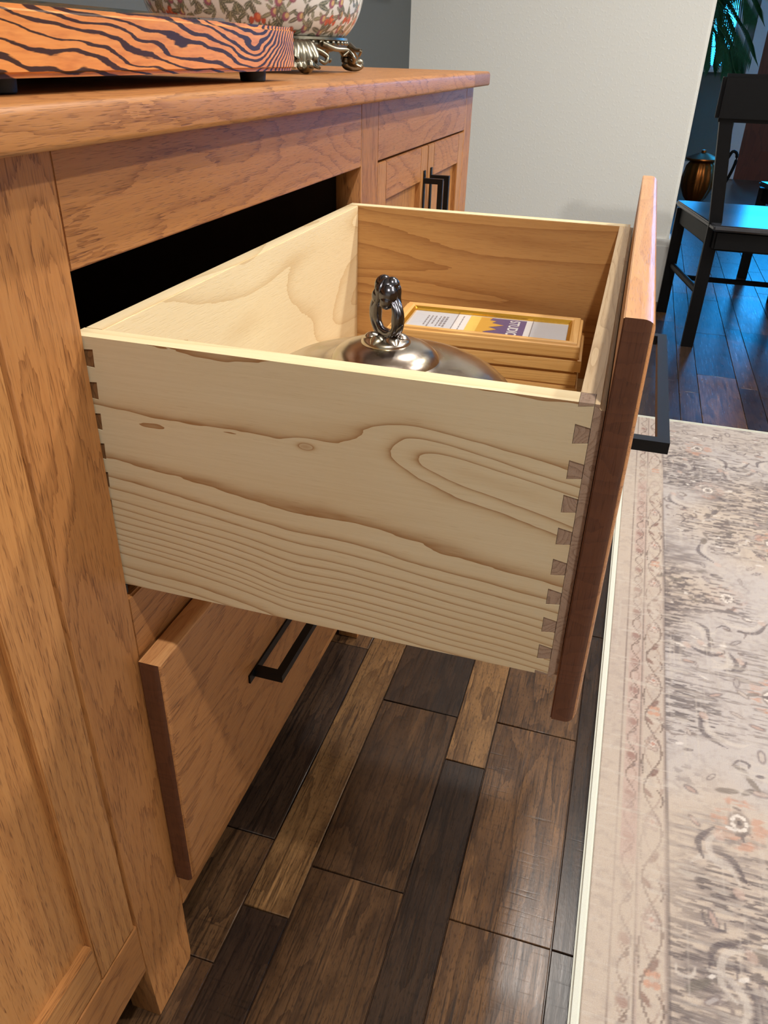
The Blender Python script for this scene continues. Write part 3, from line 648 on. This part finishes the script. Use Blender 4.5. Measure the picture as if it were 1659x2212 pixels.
# ================================================================== contents of the open drawer
def lid():
    c = (0.150, 0.078); root = empty('dish_cover', (c[0], c[1], 0.5612)); tag(root, 'tarnished silver domed dish cover with ring handle inside the open drawer', 'dish cover')
    bm = bmesh.new()
    prof = [(0.0, 0.7000), (0.020, 0.6995), (0.034, 0.6972), (0.044, 0.6930), (0.0500, 0.6878), (0.0520, 0.6835), (0.0550, 0.6820), (0.0600, 0.6818), (0.072, 0.6805), (0.086, 0.6775), (0.100, 0.6728), (0.113, 0.6655), (0.1235, 0.6560), (0.1310, 0.6440), (0.1350, 0.6310), (0.1365, 0.6270), (0.1388, 0.6255),
            (0.1400, 0.6225), (0.1394, 0.6190), (0.1402, 0.6000), (0.1412, 0.5800), (0.1420, 0.5700), (0.1438, 0.5675), (0.1445, 0.5645), (0.1435, 0.5618), (0.1400, 0.5615), (0.1392, 0.5700), (0.1380, 0.6000), (0.1320, 0.6330), (0.110, 0.6620), (0.060, 0.6770), (0.0, 0.6840)]
    add_lathe(bm, prof, c, 96); finish(bm, 'dome', SILVER, root, 30)
    bm = bmesh.new(); add_lathe(bm, [(0.0, 0.7058), (0.010, 0.7055), (0.017, 0.7040), (0.0215, 0.7025), (0.0235, 0.7005), (0.0238, 0.6985), (0.0, 0.6975)], c, 48)
    h = Vector((0.76, -0.65, 0)); n = Vector((0.65, 0.76, 0)); C = Vector((c[0], c[1], 0))
    for k in range(6):      # leaf plate
        a = k*math.pi/3+.2; d = Vector((math.cos(a), math.sin(a), 0)); 
        add_tube(bm, smooth_path([C+d*0.008+Vector((0,0,0.7050)), C+d*0.015+Vector((0,0,0.7050)), C+d*0.0225+Vector((0,0,0.7015))], 6), [0.0036, 0.0050, 0.0062, 0.0066, 0.0060, 0.0044, 0.0020], 8, 0.45)
    finish(bm, 'handle_plate', SILVER, root, 50)
    bm = bmesh.new(); zc = 0.7240; A, B = 0.0188, 0.0180; pts = []; rad = []
    for i in range(41):
        t = -math.pi/2 + 2*math.pi*i/40; pts.append(C + h*A*math.cos(t) + Vector((0, 0, zc + B*math.sin(t)))); rad.append(0.0050 + 0.0010*math.cos(4*t))
    add_tube(bm, pts, rad, 14, 1.0, up=(n.x, n.y, 0))
    for off in (-0.0035, 0.0035):
        add_tube(bm, [p + n*off + (p - C - Vector((0,0,zc))).normalized()*0.0018 for p in pts], 0.0024, 8, up=(n.x, n.y, 0))
    for sgn, zz, up in ((-1, 0.7350, 1), (1, 0.7170, 1), (-1, 0.7130, 1)):   # thorns
        t = math.asin(max(-1, min(1, (zz-zc)/B))); p = C + h*sgn*A*math.cos(t) + Vector((0,0,zz))
        add_tube(bm, [p - Vector((0,0,0.004)), p + h*sgn*0.0055 + Vector((0,0,0.001)), p + h*sgn*0.0095 + Vector((0,0,0.005*up))], [0.0042, 0.0030, 0.0006], 8)
    ring = finish(bm, 'ring_handle', SILVERD, root, 50)
    bm = bmesh.new(); T = C + Vector((0, 0, 0.7470))
    for (dx, dy, dz, r) in ((0, 0, 0, 0.0098), (-0.006, 0.0, 0.004, 0.0076), (0.0060, -0.003, -0.002, 0.0082), (0.003, 0.003, 0.005, 0.0066), (-0.002, -0.007, -0.004, 0.0064), (0.0085, -0.006, -0.007, 0.0058)):
        res = bmesh.ops.create_icosphere(bm, subdivisions=3, radius=r*1.15, matrix=Matrix.Translation(T + h*dx + n*dy + Vector((0,0,dz))) @ Matrix.Diagonal((1, 1, 1.1, 1)))
    for k in range(9):       # petals folded round the bud
        a = k*2*math.pi/9; d = h*math.cos(a) + n*math.sin(a); s = 1.0 if k % 2 else 0.85
        add_tube(bm, smooth_path([T+d*0.005*s+Vector((0,0,0.0105*s)), T+d*0.0105*s+Vector((0,0,0.004)), T+d*0.0112*s+Vector((0,0,-0.004)), T+d*0.0135*s+Vector((0,0,-0.0095))], 10), [0.0012+0.0026*math.sin(math.pi*min(1, i/9.5)) for i in range(11)], 8, 0.7)
    finish(bm, 'rose_bud', SILVERD, ring, 55)
lid()

def frame_ring(bm, prof, a, b):
    R = [[bm.verts.new((sx*(a-d), sy*(b-d), h)) for sx, sy in ((-1,-1),(1,-1),(1,1),(-1,1))] for d, h in prof]
    for P_, Q in zip(R, R[1:]):
        for k in range(4): bm.faces.new((P_[k], P_[(k+1)%4], Q[(k+1)%4], Q[k]))
def local(bm, name, mats, root, smooth=30):
    o = finish(bm, name, mats, None, smooth); o.parent = root; WLOC[o.name] = Vector((0,0,0)); return o
FA, FB, FT = 0.1125, 0.0555, 0.0164
def picture_frame():
    root = empty('picture_frame', (0, 0, 0))
    bm = bmesh.new(); frame_ring(bm, [(0.0, 0.0), (0.0, 0.0118), (0.0006, 0.0130), (0.0030, 0.0138), (0.0040, 0.0160), (0.0052, 0.0164), (0.0105, 0.0162), (0.0128, 0.0146), (0.0128, 0.0030), (0.0, 0.0)], FA, FB)
    for f in bm.faces:
        if abs(sum((v.co.x for v in f.verts))/4) > FA-0.02 and abs(f.normal.y if f.normal.length else 0) < .5: pass
    o = local(bm, 'moulding', [PINE[0], PINE[1]], root)
    for f in o.data.polygons:
        if abs(f.center.x) > FA-0.02 and abs(f.center.y) < 0.004: f.material_index = 1
    bm = bmesh.new(); frame_ring(bm, [(0.0128, 0.0146), (0.0136, 0.0150), (0.0168, 0.0128), (0.0168, 0.0080), (0.0128, 0.0080), (0.0128, 0.0146)], FA, FB); local(bm, 'gilt_lip', GOLD, root, 0)
    bm = bmesh.new(); bbox(bm, -FA+0.0130, FA-0.0130, -FB+0.0130, FB-0.0130, 0.0070, 0.0100); local(bm, 'insert', PAPER, root, 0)
    bm = bmesh.new(); bbox(bm, -FA+0.0170, FA-0.0170, -FB+0.0170, FB-0.0170, 0.0114, 0.0119); local(bm, 'pane', GLASS, root, 0)
    return root
def print_on(root):
    ins = [c for c in root.children if c.name.startswith('insert')][0]; a = FA-0.0168; b = FB-0.0168
    X = lambda f: -a + f*2*a; z = 0.0100
    def poly(name, pts, zz, mat, t=0.00012):
        bm = bmesh.new(); A_ = [bm.verts.new((p[0], p[1], zz)) for p in pts]; B_ = [bm.verts.new((p[0], p[1], zz+t)) for p in pts]; bm.faces.new(B_); bm.faces.new(A_[::-1]); n = len(pts)
        for i in range(n): bm.faces.new((A_[i], A_[(i+1)%n], B_[(i+1)%n], B_[i]))
        o = finish(bm, name, mat, None, 0); o.parent = ins; return o
    def rect(name, f0, f1, y0, y1, zz, mat): return poly(name, [(X(f0), y0*b), (X(f1), y0*b), (X(f1), y1*b), (X(f0), y1*b)], zz, mat)
    rect('print_card', 0.285, 0.775, -1, 1, z, PRINTW)
    rect('print_block', 0.46, 0.735, -0.94, 0.90, z+0.00015, PRINTP)
    rect('print_band', 0.37, 0.475, -0.96, 0.92, z+0.0003, PRINTY)
    poly('print_sunburst', [(X(.44), -.94*b)] + [(X(q), yy*b) for q, yy in ((.475, -.94), (.50, -.72), (.485, -.62), (.565, -.30), (.51, -.12), (.60, .18), (.52, .34), (.545, .56), (.50, .62), (.515, .90), (.44, .90))], z+0.00042, PRINTO)
    rect('print_line', 0.283, 0.289, -1, 1, z+0.0002, PRINTG); rect('print_line', 0.772, 0.778, -1, 1, z+0.0002, PRINTG)
    R = random.Random(3)
    for i, f in enumerate((0.10, 0.125, 0.15, 0.18, 0.20, 0.222)):
        y = 0.55
        while y > -0.35 - 0.1*(i % 2):
            L = R.uniform(.10, .22); rect('print_text', f, f+(0.009 if i < 4 else 0.014), y-L, y, z+0.0001, PRINTG); y -= L+.06
    y = 0.8
    while y > -0.75: L = R.uniform(.12, .25); rect('print_text', 0.325, 0.332, y-L, y, z+0.0002, PRINTG); y -= L+.06
    cu = bpy.data.curves.new('studio_word', 'FONT'); cu.body = 'STUDIO'; cu.size = 0.0172; cu.align_x = 'CENTER'; cu.offset = 0.00035; cu.extrude = 0.00005
    t = bpy.data.objects.new('studio_word', cu); COL.objects.link(t); bpy.context.view_layer.update()
    me = bpy.data.meshes.new_from_object(t.evaluated_get(bpy.context.evaluated_depsgraph_get())); bpy.data.objects.remove(t)
    o = bpy.data.objects.new('lettering', me); COL.objects.link(o); me.materials.clear(); me.materials.append(PRINTW); o.parent = ins
    o.rotation_euler = (0, 0, -math.pi/2); o.location = (X(0.632), -0.0, z+0.0004); o['label'] = 'white STUDIO lettering on purple block'; o.scale = (0.98, 1, 1)
pf = picture_frame(); frames = [pf]
lab = ['bottom light wood picture frame of the stack, on the drawer floor', 'second lowest light wood picture frame in the stack inside the drawer', 'third lowest light wood picture frame in the stack, middle of the pile', 'third light wood picture frame from the top of the stack', 'light wood picture frame directly under the topmost one in the stack', 'topmost light wood picture frame with gilt lip and STUDIO print']
for i in range(6):
    o = pf if i == 0 else copy_tree(pf)
    dx, dy, dr_ = [(0.003, -0.002, .01), (-0.002, 0.002, -.008), (0.003, 0.0, .012), (0.001, 0.003, 0.0), (0.004, 0.001, .004), (0.0, 0.0, 0.0)][i]
    o.location = (0.2085+dx, 0.3135+dy, 0.5606+i*0.01645); o.rotation_euler = (0, 0, 0.040+dr_)
    tag(o, lab[i], 'picture frame', 'picture frames stacked in the drawer')
    if i == 5: print_on(o)

# ================================================================== on the sideboard top
ZTOP = 0.9075
root = empty('serving_board', (-0.16, 0.0, ZTOP)); tag(root, 'thick dark-striped orange wood serving board on black feet', 'serving board')
box('slab', (-0.315, -0.012, -0.52, 0.264, 0.9170, 0.9555), ZEBRA, root, bev=0.0035, seg=3)
for (x, y) in ((-0.034, 0.205), (-0.044, -0.150), (-0.29, 0.215), (-0.29, -0.44), (-0.044, -0.46)):
    bm = bmesh.new(); add_lathe(bm, [(0, ZTOP+0.0001), (0.0115, ZTOP+0.0001), (0.0125, ZTOP+0.001), (0.0135, 0.9168), (0, 0.9168)], (x, y), 24); finish(bm, 'foot', RUBBER, root, 40)
bm = bmesh.new(); bbox(bm, -0.26, -0.035, -0.30, 0.155, 0.9557, 0.9590); bmesh.ops.bevel(bm, geom=bm.edges[:], offset=0.0012, segments=2, affect='EDGES')
tag(finish(bm, 'glass_tray', GLASSE), 'thin clear glass tray lying on the striped serving board', 'tray')
tag(box('blue_slab', (-0.318, -0.255, 0.948, 0.951, ZTOP, ZTOP+0.019), BLUEC, bev=0.0005), 'small upright pale blue slab seen between the legs of the bowl stand', 'card')  # thin pale blue slab for a small blue patch of unclear origin

def bowl():
    c = (-0.222, 0.620); root = empty('porcelain_bowl', (c[0], c[1], ZTOP)); tag(root, 'white porcelain bowl painted with fruit and leaves on ornate silver stand', 'bowl')
    prof = [(0.075, 0.9440), (0.105, 0.9452), (0.122, 0.9490), (0.1335, 0.9555), (0.1420, 0.9640), (0.1490, 0.9750), (0.1545, 0.9880), (0.1590, 1.0050), (0.1620, 1.0250), (0.1640, 1.0500), (0.1655, 1.0800), (0.1680, 1.0950), (0.1720, 1.1020), (0.1715, 1.1040), (0.1650, 1.0990), (0.1600, 1.0600), (0.1560, 1.0200), (0.1430, 0.9750), (0.1100, 0.9510), (0.0, 0.9480)]
    outer = smooth_path([(p[0], p[1], 0) for p in prof[:13]], 150); inner = prof[13:]
    nt_, nz = 640, len(outer); th = np.linspace(0, 2*math.pi, nt_, endpoint=False); rr = np.array([p.x for p in outer]); zz = np.array([p.y for p in outer])
    Sx, Zx = np.meshgrid(th*0.152, zz); per = 2*math.pi*0.152; C = np.tile(np.array(lin(236, 238, 236)[:3]), (nz, nt_, 1))
    def put(m, col, al=1.0):
        if isinstance(m, tuple): w, m = m
        else: w = np.ix_(np.arange(nz), np.arange(nt_))
        m = np.clip(m*al, 0, 1)[..., None]; C[w] = C[w]*(1-m) + np.array(lin(*col)[:3])*m
    def ell(cs, cz, a, b, t):
        r = max(a, b)*1.2; j = np.arange(int(math.floor((cs-r)/per*nt_)), int(math.ceil((cs+r)/per*nt_))+1) % nt_; i0, i1 = np.searchsorted(zz, (cz-r, cz+r)); W_ = np.ix_(np.arange(i0, i1), j)
        d = (Sx[W_]-cs+per/2) % per - per/2; e = Zx[W_]-cz; co, si = math.cos(t), math.sin(t); u, v = (d*co+e*si)/a, (-d*si+e*co)/b
        q = np.sqrt(u*u+v*v); return W_, 1-np.clip((q-.82)/.3, 0, 1), v, q
    R = random.Random(9); step = 0.019; rows = 6
    for rI in range(rows):
        for k in range(int(per/step)):
            s = k*step + (rI % 2)*step/2 + R.uniform(-.004, .004); z = 0.958 + rI*0.0165 + R.uniform(-.004, .004)
            for q in range(4):       # spray of leaves
                t = R.uniform(0, 6.28); L = R.uniform(.0055, .0095); w_, m, v, qq = ell(s+math.cos(t)*L*1.1, z+math.sin(t)*L*1.1, L, R.uniform(.0016, .0028), t)
                g_ = R.choice(((112,124,104), (88,102,84), (138,140,112), (96,96,84), (70,84,72))); put((w_, m), g_, .95); put((w_, m*(np.abs(v) < .22)), (200, 200, 176), .5); put((w_, m*(qq > .8)), (54, 58, 50), .6)
            kind = R.random(); sector = (k*step/per)
            if kind < .55:
                red = R.random() < .22
                w_, m, v, qq = ell(s, z, .0052, .0056, 0); put((w_, m), (206, 74, 44) if red else (158, 84, 118), 1); w2, m2, *_ = ell(s+.0015, z+.001, .0028, .0034, 0); put((w2, m2), (236, 130, 84) if red else (226, 200, 140), .9); put((w_, m*(qq > .84)), (110, 44, 44), .6)
                if red:
                    for d in (-.008, .008): w2, m, *_ = ell(s+d, z-.003, .0034, .0042, 0); put((w2, m), (204, 78, 46), 1)
    put(np.ones((nz, nt_)), (236, 238, 236), .06)
    R3 = [np.stack([c[0]+r*np.cos(th), c[1]+r*np.sin(th), np.full(nt_, z)], -1) for r, z in zip(rr, zz)] + [np.stack([c[0]+r*np.cos(th), c[1]+r*np.sin(th), np.full(nt_, z)], -1) for r, z in inner]
    V = np.concatenate(R3); m = len(R3); idx = np.arange(m*nt_).reshape(m, nt_); nx = np.roll(idx, -1, 1)
    F = np.stack([idx[:-1], nx[:-1], nx[1:], idx[1:]], -1).reshape(-1, 4)
    me = bpy.data.meshes.new('bowl_body'); me.vertices.add(len(V)); me.vertices.foreach_set('co', V.ravel()); me.loops.add(F.size); me.loops.foreach_set('vertex_index', F.ravel().astype(np.int32))
    me.polygons.add(len(F)); me.polygons.foreach_set('loop_start', (np.arange(len(F))*4).astype(np.int32)); me.polygons.foreach_set('loop_total', np.full(len(F), 4, np.int32)); me.polygons.foreach_set('use_smooth', np.ones(len(F), bool)); me.update(calc_edges=True)
    cc = np.concatenate([C.reshape(-1, 3), np.tile(np.array(lin(236,238,236)[:3]), (len(inner)*nt_, 1))]); cc = np.concatenate([cc, np.ones((len(cc), 1))], 1)
    at = me.color_attributes.new('paint', 'FLOAT_COLOR', 'POINT'); at.data.foreach_set('color', cc.astype(np.float32).ravel()); me.materials.append(PORCELAIN)
    o = bpy.data.objects.new('bowl_body', me); COL.objects.link(o); adopt(o, root)
    bm = bmesh.new(); add_lathe(bm, [(0.090, 0.9380), (0.128, 0.9370), (0.1345, 0.9400), (0.1350, 0.9430), (0.1320, 0.9460), (0.1355, 0.9490), (0.1350, 0.9520), (0.1300, 0.9535), (0.112, 0.9465), (0.090, 0.9430), (0.090, 0.9380)], c, 96)
    for k in range(60):
        a = 2*math.pi*k/60; bmesh.ops.create_icosphere(bm, subdivisions=1, radius=0.0034, matrix=Matrix.Translation((c[0]+0.1345*math.cos(a), c[1]+0.1345*math.sin(a), 0.9455)))
    st = finish(bm, 'stand', BRASS, root, 50)
    for k in range(4):
        a = math.radians(-42 + 90*k); d = Vector((math.cos(a), math.sin(a), 0)); t = Vector((-d.y, d.x, 0)); O = Vector((c[0], c[1], 0)); Z = Vector((0, 0, 1)); bm = bmesh.new()
        def pt(r, z, s=0.0): return O + d*r + t*s + Z*z
        add_tube(bm, smooth_path([pt(.122, .944), pt(.142, .941), pt(.152, .930), pt(.150, .919), pt(.157, .9145), pt(.170, .9135), pt(.179, .9165), pt(.178, .9215), pt(.172, .9210)], 34), [0.0068-0.0036*abs(i/34-.25) for i in range(35)], 10)
        for s, w in ((-1, 1), (1, 1), (-.45, .8), (.45, .8), (0, .9)):    # acanthus leaf blades
            add_tube(bm, smooth_path([pt(.130, .946, s*.006), pt(.147, .944, s*.015), pt(.156, .932, s*.017), pt(.158, .920, s*.015), pt(.164+.004*w, .9150, s*.019)], 16), [0.0016+0.0058*math.sin(math.pi*(0.12+0.80*i/16)) for i in range(17)], 8, 0.6)
        for s in (-1, 1):   # side scrolls
            add_tube(bm, smooth_path([pt(.134, .940, s*.010), pt(.136, .936, s*.032), pt(.140, .928, s*.046), pt(.143, .921, s*.040), pt(.142, .924, s*.033)], 18), [0.0048-0.0030*i/18 for i in range(19)], 8)
            add_tube(bm, smooth_path([pt(.136, .944, s*.040), pt(.134, .938, s*.062), pt(.131, .937, s*.084), pt(.134, .930, s*.074)], 12), [0.0040-0.0026*i/12 for i in range(13)], 8)
        finish(bm, 'scroll_leg', BRASS, st, 60)
bowl()
pfm = empty('wall_picture', (XB+0.002, 2.35, 1.6)); tag(pfm, 'dark red framed picture on the charcoal wall above the sideboard', 'picture')
box('frame', (XB+0.002, XB+0.022, 1.92, 2.78, 1.117, 1.9), DOORM, pfm, bev=0.003); box('picture', (XB+0.0221, XB+0.0228, 1.97, 2.73, 1.167, 1.85), PAPER, pfm, bev=0)

# ================================================================== seen past the white wall
def chair():
    r = empty('dining_chair', (0.80, 2.72, 0)); X, Y = 0.80, 2.72
    def L(name, pts, w, mat=CHAIRM, par=r, flat=1.0):
        bm = bmesh.new(); Q = [Vector((p[0]-X, p[1]-Y, p[2])) for p in pts]
        R_ = [[bm.verts.new(q + Vector((sx*w, sy*w*flat, 0))) for sx, sy in ((-1,-1),(1,-1),(1,1),(-1,1))] for q in Q]
        for A_, B_ in zip(R_, R_[1:]):
            for k in range(4): bm.faces.new((A_[k], A_[(k+1)%4], B_[(k+1)%4], B_[k]))
        bm.faces.new(R_[0][::-1]); bm.faces.new(R_[-1]); return local(bm, name, mat, par, 0)
    for s in (0, 1):
        x = 0.640 if s == 0 else 0.985; lean = -0.055 if s == 0 else 0.055
        L('rear_leg', [(x, 2.49, 0), (x, 2.475, 0.45), (x+lean, 2.465, 0.895)], 0.021)
    for x in (0.548, 1.075): L('front_leg', [(x, 2.945, 0), (x, 2.935, 0.425)], 0.021)
    def B(name, b, mat=CHAIRM, bev=0.004):
        bm = bmesh.new(); bbox(bm, b[0]-X, b[1]-X, b[2]-Y, b[3]-Y, b[4], b[5]); bmesh.ops.bevel(bm, geom=bm.edges[:], offset=bev, segments=2, affect='EDGES'); return local(bm, name, mat, r, 40)
    B('top_rail', (0.562, 1.063, 2.436, 2.470, 0.765, 0.905), bev=0.012)
    def slab(name, pts, z0, z1, mat):
        bm = bmesh.new(); A_ = [bm.verts.new((p[0]-X, p[1]-Y, z0)) for p in pts]; B_ = [bm.verts.new((p[0]-X, p[1]-Y, z1)) for p in pts]; bm.faces.new(A_[::-1]); bm.faces.new(B_)
        for i in range(4): bm.faces.new((A_[i], A_[(i+1)%4], B_[(i+1)%4], B_[i]))
        bmesh.ops.bevel(bm, geom=bm.edges[:], offset=0.006, segments=3, affect='EDGES'); return local(bm, name, mat, r, 40)
    slab('seat', [(0.632, 2.40), (0.993, 2.40), (1.108, 2.935), (0.517, 2.935)], 0.432, 0.452, SEATM)
    slab('apron', [(0.645, 2.42), (0.98, 2.42), (1.085, 2.92), (0.54, 2.92)], 0.365, 0.4315, CHAIRM)
    for (a, b) in (((0.640, 2.49, 0.20), (0.548, 2.945, 0.20)), ((0.985, 2.49, 0.20), (1.075, 2.945, 0.20))):
        L('stretcher', [(a[0], a[1], a[2]-.012), (a[0], a[1], a[2]+.012)], 0.012); bm = bmesh.new(); add_tube(bm, [Vector(a)-Vector((X,Y,0)), Vector(b)-Vector((X,Y,0))], 0.013, 8); local(bm, 'stretcher', CHAIRM, r)
    bm = bmesh.new(); add_tube(bm, [(0.594-X, 2.717-Y, 0.2), (1.03-X, 2.717-Y, 0.2)], 0.010, 8); local(bm, 'stretcher', CHAIRM, r)
    return r
ch = chair(); tag(ch, 'black wooden dining chair with glossy seat just past the white wall', 'chair', 'dining chairs in the far room')
ch2 = copy_tree(ch); ch2.location = (0.80+0.392, 2.72+0.792, 0); tag(ch2, 'farther black dining chair showing only a blue-lit seat corner at the photo edge', 'chair', 'dining chairs in the far room')
vp = empty('copper_urn', (0.80, 6.25, 0)); tag(vp, 'ribbed copper urn with curved iron handle on the floor behind the chair', 'urn')
bm = bmesh.new(); add_lathe(bm, [(0, 0.001), (0.06, 0.001), (0.085, 0.03), (0.115, 0.10), (0.120, 0.17), (0.105, 0.25), (0.085, 0.28), (0.08, 0.29), (0, 0.285)], (0.80, 6.25), 72, rib=(14, 0.03)); finish(bm, 'body', POTM, vp, 60)
bm = bmesh.new(); add_lathe(bm, [(0, 0.287), (0.112, 0.287), (0.122, 0.297), (0.120, 0.305), (0.05, 0.335), (0.02, 0.345), (0.018, 0.36), (0, 0.365)], (0.80, 6.25), 48); finish(bm, 'lid', POTM, vp, 40)
bm = bmesh.new(); add_tube(bm, smooth_path([(0.91, 6.25, 0.20), (0.97, 6.25, 0.30), (1.00, 6.25, 0.36), (1.035, 6.25, 0.34), (1.03, 6.25, 0.25), (0.985, 6.25, 0.12), (0.92, 6.25, 0.05)], 24), 0.011, 8); finish(bm, 'handle', CHAIRM, vp, 60)

def palm():
    base = (0.44, 5.85); root = empty('potted_palm', (base[0], base[1], 0)); tag(root, 'green arching palm in front of the bright blue window', 'plant')
    bm = bmesh.new(); add_lathe(bm, [(0, 0.001), (0.12, 0.001), (0.16, 0.30), (0.17, 0.31), (0.15, 0.30), (0, 0.28)], base, 32); finish(bm, 'pot', DARKINT, root, 40)
    R = random.Random(4)
    tips = [((0.62, 1.62), (0.78, 1.34)), ((0.62, 1.42), (0.92, 1.20)), ((0.60, 1.30), (0.95, 0.97)), ((0.62, 1.15), (0.84, 0.90)), ((0.58, 1.30), (0.70, 0.92)), ((0.60, 1.55), (0.86, 1.42)), ((0.55, 1.52), (0.66, 1.22)), ((0.64, 1.24), (0.90, 0.86)), ((0.52, 1.7), (0.60, 1.5))]
    for i, (m, t) in enumerate(tips):
        y = base[1] + R.uniform(-.12, .12); bm = bmesh.new()
        P_ = smooth_path([(base[0], base[1], 0.29), (base[0]+.05, base[1], 0.9), (m[0], y, m[1]), ((m[0]+t[0])/2+.03, y, (m[1]+t[1])/2+.03), (t[0], y, t[1])], 60)
        add_tube(bm, P_, [0.006*(1-j/75) for j in range(61)], 6)
        for j in range(26, 60):
            p = P_[j]; tg = (P_[j+1]-P_[j-1]).normalized(); f = (j-26)/34; Ln = 0.16*math.sin(math.pi*(0.15+0.75*f))+0.03
            for s in (-1, 1):
                sd = Vector((-tg.z, 0, tg.x))*s; dirn = (tg*0.75 + sd*0.55 + Vector((0, s*0.45, -0.45))).normalized(); sdn = dirn.cross(Vector((0, 1, 0.2))).normalized()
                a, b_, c_ = p, p + dirn*Ln*0.5 + Vector((0,0,-.004)), p + dirn*Ln + Vector((0, 0, -0.25*Ln))
                w = 0.0055
                v = [bm.verts.new(a), bm.verts.new(b_ + sdn*w), bm.verts.new(c_), bm.verts.new(b_ - sdn*w), bm.verts.new(b_ + Vector((0, 0.003, 0.002)))]
                bm.faces.new((v[0], v[1], v[4])); bm.faces.new((v[1], v[2], v[4])); bm.faces.new((v[2], v[3], v[4])); bm.faces.new((v[3], v[0], v[4]))
        finish(bm, 'frond', LEAF, root, 0)
palm()
